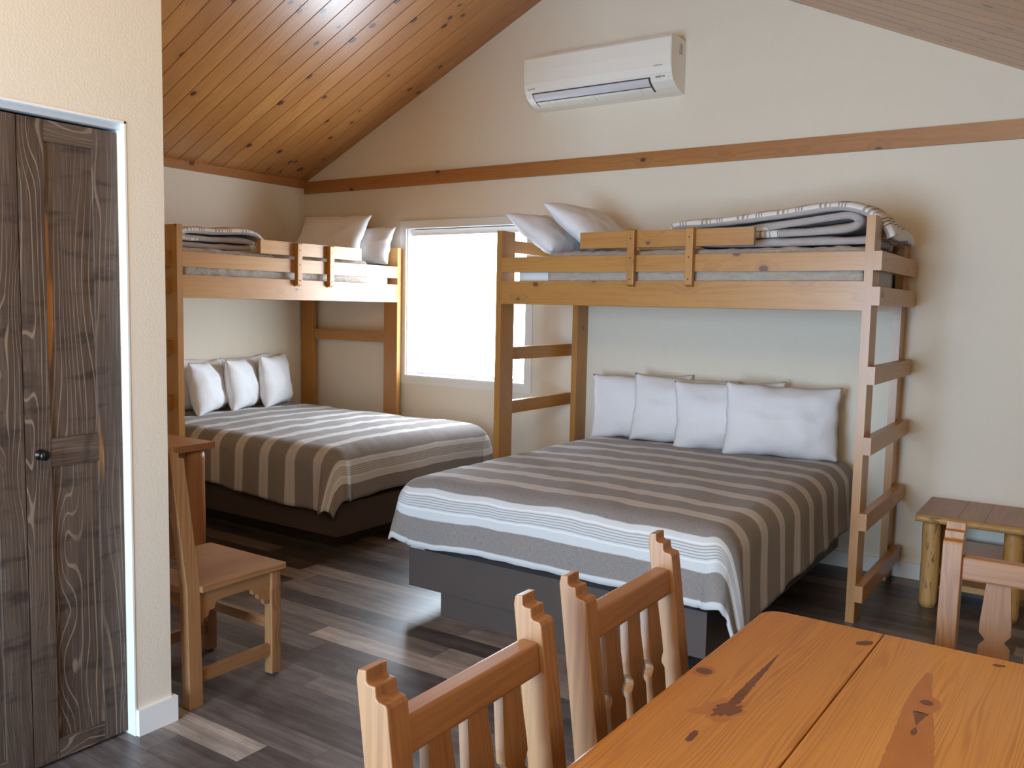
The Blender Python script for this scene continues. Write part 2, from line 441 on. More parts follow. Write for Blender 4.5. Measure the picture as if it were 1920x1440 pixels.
# closet block: door face at x = KX, end at y = KY
KX, KY = 3.09, -3.50
OY0, OY1, OZ = -4.275, -3.637, 2.07
wc = bmesh.new()
def cz(x): return ceil_z(x) + .03
def slab(bm, pts, y0, y1):
    a = [bm.verts.new((p[0], y0, p[1])) for p in pts]; c = [bm.verts.new((p[0], y1, p[1])) for p in pts]
    bm.faces.new(a); bm.faces.new(c[::-1]); n = len(pts)
    for i in range(n): bm.faces.new((a[i], c[i], c[(i + 1) % n], a[(i + 1) % n]))
for (ya, yb, za) in ((OY1, KY, -.05), (YF, OY0, -.05), (OY0, OY1, OZ)):
    slab(wc, [(KX - .12, za), (KX, za), (KX, cz(KX)), (KX - .12, cz(KX - .12))], ya, yb)
slab(wc, [(0, -.05), (KX - .12, -.05), (KX - .12, cz(KX - .12)), (RX, RZ + .03), (0, cz(0))], KY - .12, KY)
me = fin(wc, 'wall_closet')
struct(link('wall_closet', me, M['wall']))

# wood trim strips
t1 = struct(box('trim_1', (0.0, XR, -.022, 0, 2.42, 2.52), M['trimwood'], axis=0, bev=.003))
t2 = struct(box('trim_2', (0, .022, KY, -.0225, 2.463, 2.528), M['trimwood'], axis=1, bev=.003))
# baseboards
struct(boxes('baseboard_back', [(0, XR, -.014, 0, 0, .092)], M['base_trim'], bev=.003))
struct(boxes('baseboard_left', [(0, .014, KY, -.014, 0, .092)], M['base_trim'], bev=.003))
struct(boxes('baseboard_closet', [(KX, KX + .016, OY1, KY + .016, 0, .092), (0.014, KX, KY, KY + .016, 0, .092)], M['white_trim'], bev=.003))

# ------------------------------------------------------------------ window 1 (back wall)
w = struct(empty('window_1', (0, 0, 0)))
def ring_xz(name, x0, x1, z0, z1, t, y0, y1, mat, parent, bev=.003, tb=None):
    tb = tb or t
    return boxes(name, [(x0, x0 + t, y0, y1, z0, z1), (x1 - t, x1, y0, y1, z0, z1), (x0 + t, x1 - t, y0, y1, z1 - t, z1), (x0 + t, x1 - t, y0, y1, z0, z0 + tb)], mat, parent, bev=bev)
ring_xz('window_casing', WX0 - .062, WX1 + .055, WZ0 - .055, WZ1 + .05, .06, -.016, 0, M['base_trim'], w)
boxes('window_jamb', [(WX0, WX0 + .012, -.002, .10, WZ0, WZ1), (WX1 - .012, WX1, -.002, .10, WZ0, WZ1), (WX0, WX1, -.002, .10, WZ1 - .012, WZ1), (WX0, WX1, -.018, .10, WZ0, WZ0 + .014)], M['vinyl'], w, bev=.002)
ring_xz('window_frame', WX0 + .012, WX1 - .012, WZ0 + .014, WZ1 - .012, .045, .06, .10, M['vinyl'], w)
boxes('meeting_rail', [(WX0 + .057, WX1 - .057, .065, .095, 1.49, 1.53)], M['vinyl'], w, bev=.003)
boxes('glass_pane', [(WX0 + .05, WX1 - .05, .078, .082, WZ0 + .05, WZ1 - .05)], M['glass'], w)

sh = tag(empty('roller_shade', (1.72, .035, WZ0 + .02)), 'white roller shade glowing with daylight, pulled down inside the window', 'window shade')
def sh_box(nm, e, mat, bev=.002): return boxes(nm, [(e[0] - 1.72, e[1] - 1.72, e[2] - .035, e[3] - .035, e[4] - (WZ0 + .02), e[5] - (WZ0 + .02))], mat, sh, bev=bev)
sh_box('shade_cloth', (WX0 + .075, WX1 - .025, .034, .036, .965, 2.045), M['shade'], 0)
sh_box('bottom_bar', (WX0 + .085, WX1 - .025, .026, .044, .946, .967), M['ac_grey'], .004)
sh_box('head_rail', (WX0 + .04, WX1 - .02, .012, .058, 2.035, 2.080), M['vinyl'], .006)

# ------------------------------------------------------------------ front wall patio door (behind the viewer), source of the cool daylight
fd = struct(empty('door_2', (0, 0, 0)))
ring_xz('door_frame', FX0, FX1, FZ0, FZ1, .06, YF - .1, YF - .03, M['vinyl'], fd)
boxes('meeting_stile', [((FX0 + FX1) / 2 - .04, (FX0 + FX1) / 2 + .04, YF - .09, YF - .04, FZ0 + .06, FZ1 - .06)], M['vinyl'], fd, bev=.003)

# ------------------------------------------------------------------ closet door 1 (bifold)
d1 = struct(empty('door_1', (0, 0, 0)))
boxes('door_jamb', [(KX - .12, KX + .002, OY1 - .006, OY1, 0, OZ), (KX - .12, KX + .002, OY0, OY0 + .006, 0, OZ), (KX - .12, KX + .002, OY0, OY1, OZ - .008, OZ)], M['white_trim'], d1, bev=.001)
boxes('door_track', [(KX - .062, KX - .02, OY0 + .006, OY1 - .006, OZ - .026, OZ - .008)], M['track'], d1, bev=.002)
DXf = 3.052
def leaf(ya, yb, seed, knob):
    st = .078; z0, z1 = .012, 2.036
    lf = box('door_leaf', (DXf - .032, DXf - .010, ya, yb, z0, z1), M['door'], d1, axis=2, bev=.002, seed=seed)      # recessed panel board
    box('stile', (DXf - .034, DXf, ya, ya + st, z0, z1), M['door'], lf, axis=2, bev=.002, seed=seed + 1)
    box('stile', (DXf - .034, DXf, yb - st, yb, z0, z1), M['door'], lf, axis=2, bev=.002, seed=seed + 2)
    for i, (za, zb) in enumerate(((1.972, z1), (.968, 1.058), (z0, .075))):
        box('rail', (DXf - .034, DXf - .001, ya + st, yb - st, za, zb), M['door'], lf, axis=1, bev=.002, seed=seed + 3 + i)
    if knob:
        bm = bmesh.new()
        prof = [(0, .017), (.004, .017), (.006, .008), (.018, .007), (.022, .013), (.028, .0165), (.034, .0155), (.038, .009), (.039, 0.0)]
        n = 20; rings = []
        for (h, r) in prof:
            rings.append([bm.verts.new((DXf + h, ya + .043 + r * math.cos(2 * PI * i / n), 1.012 + r * math.sin(2 * PI * i / n))) for i in range(n)] if r > 0 else [bm.verts.new((DXf + h, ya + .043, 1.012))])
        for a, c in zip(rings, rings[1:]):
            for i in range(n):
                if len(c) == 1: bm.faces.new((a[i], a[(i + 1) % n], c[0]))
                else: bm.faces.new((a[i], a[(i + 1) % n], c[(i + 1) % n], c[i]))
        k = link('knob', fin(bm, 'knob'), M['metal_dark'], lf); smooth(k.data)
        k['label'] = 'dark round bronze knob'
leaf(-3.964, -3.650, 21, True)
leaf(-4.272, -3.968, 63, False)

# ------------------------------------------------------------------ wall air conditioner
AX0, AX1 = 2.37, 3.45
ac = tag(empty('air_conditioner', (2.91, 0, 2.86)), 'white wall mounted mini split air conditioner high on the gable wall', 'air conditioner')
prof = [(0, 3.19), (-.185, 3.19), (-.212, 3.183), (-.224, 3.165), (-.226, 3.08), (-.221, 3.0), (-.208, 2.955), (-.18, 2.915), (-.13, 2.886), (-.075, 2.868), (0, 2.858)]
prism('body', [(p[0], p[1] - 2.86) for p in prof], 'yz', AX0 - 2.91, AX1 - 2.91, M['ac'], ac, bev=.004)
prism('front_panel', [(p[0] - .004, p[1] - 2.86) for p in prof[2:7]] + [(-.19, 2.955 - 2.86), (-.19, 3.18 - 2.86)], 'yz', AX0 - 2.91 + .004, AX1 - 2.91 - .004, M['ac'], ac, bev=.002)
def acp(t):      # point on the curved lower front, t 0..1 from z 2.94 down to 2.868
    pts = [(-.2015, 2.945), (-.18, 2.915), (-.13, 2.886), (-.088, 2.872)]
    t *= 3; i = min(2, int(t)); f = t - i
    return (pts[i][0] + (pts[i + 1][0] - pts[i][0]) * f, pts[i][1] + (pts[i + 1][1] - pts[i][1]) * f)
def strip_on(name, ta, tb, x0, x1, out, mat, th=.004):
    pa = [acp(ta + (tb - ta) * i / 6) for i in range(7)]
    up = [(p[0] - out, p[1] - 2.86 - out * .7) for p in pa]; dn = [(p[0] + th, p[1] - 2.86 + th) for p in pa]
    return prism(name, up + dn[::-1], 'yz', x0 - 2.91, x1 - 2.91, mat, ac, bev=0)
sl = strip_on('air_slot', .02, .92, 2.425, 3.30, .002, M['ac_dark'])
sl['label'] = 'dark outlet slot'
fl = strip_on('louver', .075, .50, 2.435, 3.29, .007, M['ac_grey']); fl['label'] = 'pale grey louver'
strip_on('louver', .56, .90, 2.435, 3.29, .005, M['ac'])
for x in (2.52, 2.86, 3.20):
    strip_on('louver_clip', .60, .97, x - .012, x + .012, .009, M['ac'])
def text(name, body, size, loc, rot, mat, parent, ext=.0006):
    cu = bpy.data.curves.new(name, 'FONT'); cu.body = body; cu.size = size; cu.extrude = ext
    tmp = bpy.data.objects.new(name + '_tmp', cu); COL.objects.link(tmp)
    dg = bpy.context.evaluated_depsgraph_get()
    me = bpy.data.meshes.new_from_object(tmp.evaluated_get(dg))
    bpy.data.objects.remove(tmp); bpy.data.curves.remove(cu)
    o = link(name, me, mat, parent); o.location = loc; o.rotation_euler = rot
    return o
text('brand_mark', 'DAIKIN', .017, (2.402 - 2.91, -.2205, 2.962 - 2.86), (PI / 2 - .25, 0, 0), M['ac_print'], ac)
text('feature_mark', 'INVERTER', .013, (3.335 - 2.91, -.2285, 2.998 - 2.86), (PI / 2 - .15, 0, 0), M['ac_print'], ac)
boxes('indicator_panel', [(3.34 - 2.91, 3.375 - 2.91, -.206, -.19, 2.936 - 2.86, 2.944 - 2.86), (3.382 - 2.91, 3.40 - 2.91, -.206, -.19, 2.937 - 2.86, 2.942 - 2.86)], M['ac_print'], ac)
boxes('indicator_panel', [(3.415 - 2.91, 3.422 - 2.91, -.203, -.19, 2.934 - 2.86, 2.941 - 2.86), (3.43 - 2.91, 3.435 - 2.91, -.203, -.19, 2.934 - 2.86, 2.941 - 2.86)], M['vinyl'], ac)
boxes('sticker', [(AX1 - 2.91, AX1 - 2.91 + .001, -.10 + i * .018, -.093 + i * .018, 3.085 - 2.86 + i * .004, 3.155 - 2.86) for i in range(3)], M['ac_print'], ac)

# ------------------------------------------------------------------ loft bunks
def bunk(root, corners, zt, depth, rungs_a, rungs_b, rail_back=True):
    """local frame: x along the long side, front face at y = 0, wall side at y = depth
       corners: (xa, xb) inner faces of the end posts"""
    xa, xb = corners
    W, D = .040, .140
    pf = M['bunk']
    # posts: narrow face to the front, wide face to the ends
    posts = [(xa - W, 0, zt[0], 0), (xb, 0, zt[1], 0), (xa - W + zt[4], depth - D, zt[2], 0), (xb + zt[5], depth - D, zt[3], 0)]
    for (x, y, z, _) in posts:
        p = box('post', (x, x + W, y, y + D, 0, z), pf, root, axis=2, bev=.005)
    box('side_rail', (xa, xb, 0, .038, 1.512, 1.650), pf, root, axis=0, bev=.005)
    box('side_rail', (xa, xb, 0, .038, 1.700, 1.790), pf, root, axis=0, bev=.005)
    box('side_rail', (xa + max(0, zt[4]), xb + min(0, zt[5]), depth - .04, depth - .002, 1.512, 1.650), pf, root, axis=0, bev=.005)
    bb = box('back_rail', (xa + max(0, zt[4]), xb + min(0, zt[5]), depth - .04, depth - .002, 1.80, 1.885), pf, root, axis=0, bev=.005)
    box('bed_deck', (xa + .006, xb - .006, .039, depth - .041, 1.560, 1.585), pf, root, axis=1, bev=.002)
    for (zlo, zhi, ya, yb) in rungs_a:
        box('rung', (xa - W - .038, xa - W - .0005, ya, yb, zlo, zhi), pf, root, axis=1, bev=.006)
    for (zlo, zhi, ya, yb) in rungs_b:
        box('rung', (xb + W + .0005, xb + W + .040, ya, yb, zlo, zhi), pf, root, axis=1, bev=.006)
    return root
def guard(root, x0, x1, z0, z1, cleats, cz0, cz1):
    g = box('guard_rail', (x0, x1, .002, .036, z0, z1), M['bunk'], root, axis=0, bev=.006)
    for cx in cleats:
        prism('cleat', [(-.0005, cz0), (-.034, cz0 + .012), (-.036, cz1 - .006), (-.030, cz1), (-.0005, cz1)], 'yz', cx - .021, cx + .021, M['bunk'], g, axis=2, bev=.003)
    for cx in cleats:
        for z in (cz0 + .04, (cz0 + cz1) / 2, cz1 - .05):
            boxes('screw', [(cx - .003, cx + .003, -.0375, -.0345, z - .003, z + .003)], M['rubber'], g)

# right bunk: local x = world x, local y -> world y + .963
RB = tag(empty('bunk_frame', (0, -.963, 0)), 'honey pine loft bunk frame with end ladder standing over the right-hand bed', 'bunk bed', 'pine loft bunk frames')
rz = [(.115, .195), (.465, .548), (.830, .914), (1.165, 1.250), (1.537, 1.624), (1.70, 1.79)]
bunk(RB, (2.730, 4.805), (1.95, 1.958, 1.93, 1.945, .068, -.012), .955, [(.825, .905, .10, .93), (1.165, 1.245, .10, .93), (1.540, 1.625, .10, .93), (1.83, 1.905, .10, .93)],
     [(a, b, -.03 if a < 1.5 else -.02, .90) for a, b in rz])
guard(RB, 3.265, 4.268, 1.832, 1.922, (3.600, 3.938), 1.618, 1.928)
# left bunk: local x -> world -y? long side faces +X : rotate +90 deg  (local x -> +Y, local y -> -X)
LB = tag(empty('bunk_frame', (1.112, 0, 0), PI / 2), 'honey pine loft bunk frame in the far left corner beside the window', 'bunk bed', 'pine loft bunk frames')
bunk(LB, (-2.020, -.072), (1.952, 1.938, 1.95, 1.935, 0, 0), 1.09, [(a, b, .055, 1.06) for a, b in rz[2:]] + [(rz[0][0], rz[0][1], .055, 1.06), (rz[1][0], rz[1][1], .055, 1.06)],
     [])
for (za, zb) in ((1.19, 1.275), (1.83, 1.905)):
    box('rung', (-.062, -.038, .14, .96, za, zb), M['bunk'], LB, axis=1, bev=.005)
guard(LB, -1.425, -.475, 1.815, 1.905, (-1.115, -.812), 1.606, 1.902)

# ------------------------------------------------------------------ beds
def rounded_slab(name, ext, r, mat, parent, seg=5, amp=0.0, cuts=0):
    bm = bmesh.new(); bm_box(bm, *ext)
    bmesh.ops.bevel(bm, geom=list(bm.edges), offset=r, segments=seg, profile=.5, affect='EDGES', clamp_overlap=True)
    me = fin(bm, name); set_gc(me, 0); smooth(me)
    return link(name, me, mat, parent)

def comforter(name, frame, W, L, R, h0, h1, hf, zt, s_off, seed, flare=.0, cornerfold=.05, p=3.0, hfmod=None):
    """frame(a, b) -> world xy for cloth coords: a across (0..W), b from the head; hangs h0 (a<0), h1 (a>W), hf (foot)"""
    st = .02
    na = int(round((W + h0 + h1) / st)); nb = int(round((L + hf) / st))
    V, ST, idx = [], [], {}
    F = []
    for i in range(na + 1):
        for j in range(nb + 1):
            a = -h0 + (W + h0 + h1) * i / na; b = (L + hf) * j / nb
            ox = -a if a < 0 else (a - W if a > W else 0.0); sg = -1 if a < 0 else 1
            oy = max(0, b - L)
            if a > W: ox *= .82 + .18 * min(1, b / L)
            rho = (ox ** p + oy ** p) ** (1 / p) if (ox > 0 and oy > 0) else max(ox, oy)
            n2 = math.hypot(ox, oy)
            if ox > 0 and oy > 0: rho *= 1 - .15 * (2 * ox * oy / (n2 * n2)) ** 2
            dx, dy = (ox * sg / n2, oy / n2) if n2 > 1e-9 else (0, 0)
            ca, cb = min(max(a, 0), W), min(b, L)
            q = PI / 2 * R
            if rho < q:
                h = R * math.sin(rho / R); v = R * (1 - math.cos(rho / R))
            else: h = R; v = R + (rho - q)
            f = max(0.0, rho - .10) / .30
            th = math.atan2(oy, ox) if n2 > 1e-9 else 0
            per = (b if ox > oy else a)
            w1 = NO(Vector((per * 3.3, seed, rho * .8))) * .022 + NO(Vector((per * 8, seed + 5, rho * 1.5))) * .010
            h += f * (w1 + flare)
            if ox > 0 and oy > 0: h += f * cornerfold * math.sin(2 * th) + f * .018 * math.sin(6 * th + 1)
            v += f * NO(Vector((per * 4, seed + 9, 0))) * .012
            # soft top: crown, quilting puff
            crown = .016 * (1 - ((ca - W / 2) / (W / 2)) ** 2) * min(1, b / .3)
            z = zt + crown - v + .010 * NO(Vector((a * 4, b * 4, seed))) * (1 - .5 * min(1, f)) + .004 * NO(Vector((a * 14, b * 14, seed)))
            x, y = frame(ca + dx * h, cb + dy * h)
            V.append((x, y, z)); ST.append((b + s_off + .006 * NO(Vector((a * 2.5, b * 2.5, seed + 3))), a, 0))
    nn = nb + 1
    for i in range(na):
        for j in range(nb):
            F.append((i * nn + j, i * nn + j + 1, (i + 1) * nn + j + 1, (i + 1) * nn + j))
    me = bpy.data.meshes.new(name); me.from_pydata(V, [], F)
    at = me.attributes.new('st', 'FLOAT_VECTOR', 'POINT'); at.data.foreach_set('vector', [x for q in ST for x in q])
    bm = bmesh.new(); bm.from_mesh(me)
    bmesh.ops.recalc_face_normals(bm, faces=bm.faces)
    up = sum(f.normal.z for f in bm.faces)
    if up < 0: bmesh.ops.reverse_faces(bm, faces=bm.faces)
    bm.to_mesh(me); bm.free(); smooth(me)
    o = link(name, me, M['comforter'])
    so = o.modifiers.new('thick', 'SOLIDIFY'); so.thickness = .014; so.offset = -1
    return o

def queen_bed(label, x0, x1, y0, y1, plinth):
    cx, cy = (x0 + x1) / 2, (y0 + y1) / 2
    q = tag(empty('queen_bed', (cx, cy, 0)), label, 'bed', 'queen platform beds')
    def e(a, b, c, d_, z0, z1): return (a - cx, b - cx, c - cy, d_ - cy, z0, z1)
    p = plinth
    boxes('plinth', [e(p[0], p[1], p[2], p[3], 0, .118)], M['basebox'], q, bev=.004)
    boxes('platform', [e(x0, x1, y0, y1, .118, .31)], M['basebox'], q, bev=.006)
    rounded_slab('mattress', e(x0 + .012, x1 - .012, y0 + .012, y1 - .012, .31, .628), .085, M['mattress'], q)
    return q
queen_bed('dark brown platform bed on a recessed plinth under the right-hand bunk', 2.995, 4.535, -2.10, -.03, (3.185, 4.36, -2.085, -.2))
queen_bed('dark platform bed in deep shade under the left corner bunk', .03, 2.085, -1.69, -.175, (.2, 1.90, -1.52, -.3))
cr = comforter('comforter', lambda a, b: (3.02 + a, -.10 - b), 1.495, 1.925, .112, .28, .49, .378, .652, .10, 3.1, flare=.012, cornerfold=.055)
tag(cr, 'taupe comforter with pale stripes and a wide foot band on the right-hand bed', 'comforter', 'striped comforters on the beds')
cl = comforter('comforter', lambda a, b: (.05 + b, -.285 - a), 1.335, 1.955, .118, .40, .455, .385, .652, .02, 8.4, flare=.006, cornerfold=.085)
tag(cl, 'taupe striped comforter bleached by window light on the left corner bed', 'comforter', 'striped comforters on the beds')

# ------------------------------------------------------------------ pillows
def pillow_mesh(w, h, t, seed, sag=.0, flat=0.0):
    nu, nv = 40, 30
    V, F = [], []
    for side in (1, -1):
        for i in range(nu + 1):
            for j in range(nv + 1):
                u = -1 + 2 * i / nu; v = -1 + 2 * j / nv
                e = max(0.0, (1 - abs(u) ** 3.2)) ** .62 * max(0.0, (1 - abs(v) ** 3.2)) ** .62
                px = u * w / 2 * (1 - .055 * (1 - v * v)); py = v * h / 2 * (1 - .075 * (1 - u * u))
                n = NO(Vector((u * 1.6, v * 1.6, seed))) * .16 + NO(Vector((u * 4, v * 4, seed + 4))) * .06
                # corner pull creases
                cr_ = math.sin((u * 9 + v * 7) + seed) * .02 * (abs(u) * abs(v))
                b = t / 2 * e * (1 + n + cr_) * (1 - sag * v)
                wob = .010 * NO(Vector((u * 2.2, v * 2.2, seed + 11)))
                px += .008 * NO(Vector((u * 3, v * 3, seed + 20))); py += .010 * NO(Vector((u * 3, v * 3, seed + 30)))
                V.append((px, side * b + wob, py))
    n1 = (nu + 1) * (nv + 1)
    def id_(s, i, j): return s * n1 + i * (nv + 1) + j
    for s in (0, 1):
        for i in range(nu):
            for j in range(nv):
                q = (id_(s, i, j), id_(s, i + 1, j), id_(s, i + 1, j + 1), id_(s, i, j + 1))
                F.append(q if s else q[::-1])
    me = bpy.data.meshes.new('pillow'); me.from_pydata(V, [], F)
    bm = bmesh.new(); bm.from_mesh(me); bmesh.ops.remove_doubles(bm, verts=bm.verts, dist=.0008)
    bmesh.ops.recalc_face_normals(bm, faces=bm.faces); bm.to_mesh(me); bm.free(); smooth(me)
    return me
def pillow(label, group, loc, w, h, t, rz_, tilt, roll=0.0, seed=1.0, sag=.15):
    """loc = middle of the lower edge; local x = width, local y = thickness, local z = height"""
    me = pillow_mesh(w, h, t, seed, sag)
    me.transform(Matrix.Translation((0, 0, h / 2 - .012)))
    o = link('pillow', me, M['pillow'])
    o.matrix_world = Matrix.Translation(loc) @ Matrix.Rotation(rz_, 4, 'Z') @ Matrix.Rotation(tilt, 4, 'X') @ Matrix.Rotation(roll, 4, 'Y')
    return tag(o, label, 'pillow', group)
g = 'pillows against the wall on the right bed'
R_ = math.radians
zt = .662
pillow('white pillow leftmost against the wall on the right-hand bed', g, (3.30, -.175, zt), .66, .43, .17, R_(14), R_(-9), R_(-1.5), 1.3)
pillow('white pillow second from the left on the right-hand bed, corner showing over its neighbour', g, (3.60, -.225, zt), .66, .435, .17, R_(13), R_(-9), R_(2), 2.7)
pillow('white pillow third from the left on the right-hand bed, half covered by the wide one', g, (3.93, -.275, zt), .66, .43, .17, R_(15), R_(-10), R_(-2), 3.9)
pillow('wide white pillow in front at the right end of the right-hand bed', g, (4.25, -.31, zt), .655, .435, .19, R_(18), R_(-10), R_(1), 5.2)
g = 'pillows against the wall on the left bed'
pillow('white pillow nearest the near post on the left corner bed', g, (.215, -1.14, zt), .50, .40, .20, R_(119), R_(-10), 0, 11.3)
pillow('white pillow in the middle of the row on the left corner bed', g, (.205, -.82, zt), .50, .41, .18, R_(119), R_(-8), 0, 12.6)
pillow('white pillow at the window end of the left corner bed', g, (.185, -.48, zt), .50, .42, .18, R_(117), R_(-6), 0, 13.8)
pillow('shaded pillow behind the near one against the left wall', g, (.075, -1.22, zt), .58, .42, .11, R_(90), R_(-6), R_(4), 14.4)
pillow('shaded pillow behind the middle one against the left wall', g, (.075, -.66, zt), .50, .415, .10, R_(90), R_(-6), R_(-3), 15.5)

# ------------------------------------------------------------------ upper bunk bedding
def soft_box(name, ext, r, mat, amp, seed, st=.03):
    """pillowy slab with a wrinkled surface"""
    x0, x1, y0, y1, z0, z1 = ext
    nx, ny, nz = max(2, int((x1 - x0) / st)), max(2, int((y1 - y0) / st)), max(2, int((z1 - z0) / (st * .7)))
    bm = bmesh.new()
    bmesh.ops.create_cube(bm, size=2)
    def cuts(ax, n):
        es = [e for e in bm.edges if abs((e.verts[0].co - e.verts[1].co)[ax]) > 1e-4]
        if n > 1: bmesh.ops.subdivide_edges(bm, edges=es, cuts=n - 1, use_grid_fill=True)
    cuts(0, nx); cuts(1, ny); cuts(2, nz)
    sx, sy, sz = (x1 - x0) / 2, (y1 - y0) / 2, (z1 - z0) / 2
    c = Vector(((x0 + x1) / 2, (y0 + y1) / 2, (z0 + z1) / 2))
    for v in bm.verts:
        p = Vector((v.co.x * sx, v.co.y * sy, v.co.z * sz))
        q = Vector((max(-sx + r, min(sx - r, p.x)), max(-sy + r, min(sy - r, p.y)), max(-sz + r, min(sz - r, p.z))))
        d = p - q
        if d.length > 1e-6:
            n = d.normalized(); p = q + n * r
        else: n = Vector((0, 0, 1))
        w_ = c + p
        k = NO(Vector((w_.x * 13, w_.y * 13, w_.z * 30 + seed))) + .6 * NO(Vector((w_.x * 28, w_.y * 28, w_.z * 40 + seed)))
        if z0 + .012 < w_.z: p += n * amp * (k - .4)
        v.co = c + p
    me = fin(bm, name); smooth(me)
    return me
def mk(name, me, mat, label, cat, group=None):
    set_gc(me, 0)
    xs = [v.co.x for v in me.vertices]; ys = [v.co.y for v in me.vertices]; zs = [v.co.z for v in me.vertices]
    o0 = Vector(((min(xs) + max(xs)) / 2, (min(ys) + max(ys)) / 2, min(zs)))
    me.transform(Matrix.Translation(-o0))
    o = link(name, me, mat); o.location = o0
    return tag(o, label, cat, group)
DT = 1.586
mk('mattress', soft_box('mattress', (2.80, 4.775, -.912, -.055, DT, 1.800), .05, M['mattress'], .0, 1), M['mattress'], 'white sheeted mattress on the right-hand upper bunk', 'mattress', 'upper bunk mattresses')
mk('mattress', soft_box('mattress', (.075, 1.058, -2.0, -.10, DT, 1.800), .05, M['mattress'], .0, 2), M['mattress'], 'white sheeted mattress on the left upper bunk', 'mattress', 'upper bunk mattresses')
def over_blanket(name, ext, seed, label):
    """a crinkled sheet-like blanket wrapped over top and sides: open-bottomed shell"""
    me = soft_box(name, ext, .055, None, .011, seed, .026)
    return mk(name, me, M['blanket'], label, 'blanket', 'taupe blankets on the upper bunks')
def shell(name, x0, x1, y0, y1, z0, z1, seed, label, ax):
    """blanket draped over the mattress: sweep of a U section along axis ax"""
    V, F = [], []
    L0, L1 = (x0, x1) if ax == 0 else (y0, y1)
    c0, c1 = (y0, y1) if ax == 0 else (x0, x1)
    r = .05; sec = []
    zz = z0
    while zz < z1 - r: sec.append((c0, zz)); zz += .02
    for i in range(7):
        t = PI / 2 * i / 6; sec.append((c0 + r - r * math.cos(t), z1 - r + r * math.sin(t)))
    n = int((c1 - c0 - 2 * r) / .03)
    for i in range(1, n): sec.append((c0 + r + (c1 - c0 - 2 * r) * i / n, z1))
    for i in range(7):
        t = PI / 2 * (1 - i / 6); sec.append((c1 - r + r * math.cos(t), z1 - r + r * math.sin(t)))
    zz = z1 - r - .02
    while zz > z0: sec.append((c1, zz)); zz -= .02
    m = int((L1 - L0) / .022); ns = len(sec)
    cc, zc = (c0 + c1) / 2, z0
    for i in range(m + 1):
        l = L0 + (L1 - L0) * i / m
        for (c, z) in sec:
            k = .008 * NO(Vector((l * 16, c * 12, z * 26 + seed))) + .005 * NO(Vector((l * 34 + z * 30, c * 20, z * 22 + seed))) + .006
            side = 1 if z < z1 - .03 else 0
            dc = (1 if c > cc else -1) * k if side else 0
            dz = 0 if side else k
            V.append((l, c + dc, z + dz) if ax == 0 else (c + dc, l, z + dz))
    for i in range(m):
        for j in range(ns - 1):
            F.append((i * ns + j, i * ns + j + 1, (i + 1) * ns + j + 1, (i + 1) * ns + j))
    me = bpy.data.meshes.new(name); me.from_pydata(V, [], F)
    bm = bmesh.new(); bm.from_mesh(me); bmesh.ops.recalc_face_normals(bm, faces=bm.faces)
    if sum(f.normal.z for f in bm.faces) < 0: bmesh.ops.reverse_faces(bm, faces=bm.faces)
    bm.to_mesh(me); bm.free(); smooth(me)
    o = mk(name, me, M['blanket'], label, 'blanket', 'taupe blankets on the upper bunks')
    so = o.modifiers.new('thick', 'SOLIDIFY'); so.thickness = .004; so.offset = 1
    return o
shell('blanket', 3.04, 4.795, -.922, -.046, DT + .012, 1.812, 4.0, 'crinkled taupe blanket tucked over the right-hand upper mattress', 0)
shell('blanket', .066, 1.066, -1.99, -.36, DT + .012, 1.812, 6.0, 'crinkled taupe blanket tucked over the left upper mattress', 1)
g = 'pillows on the upper bunks'
pillow('white pillow leaning in front on the left upper bunk', g, (.64, -.42, 1.835), .64, .43, .15, R_(10), R_(-30), R_(0), 21.0, .1)
pillow('white pillow behind the front one on the left upper bunk', g, (.80, -.22, 1.815), .62, .32, .15, R_(8), R_(-20), R_(0), 22.0, .1)
pillow('low white pillow at the head of the right-hand upper bunk', g, (2.97, -.50, 1.845), .60, .42, .16, R_(90), R_(-56), R_(0), 23.0, .1)
pillow('upper white pillow leaning on the low one on the right-hand upper bunk', g, (3.27, -.50, 1.855), .64, .46, .17, R_(90), R_(-53), R_(0), 24.0, .1)

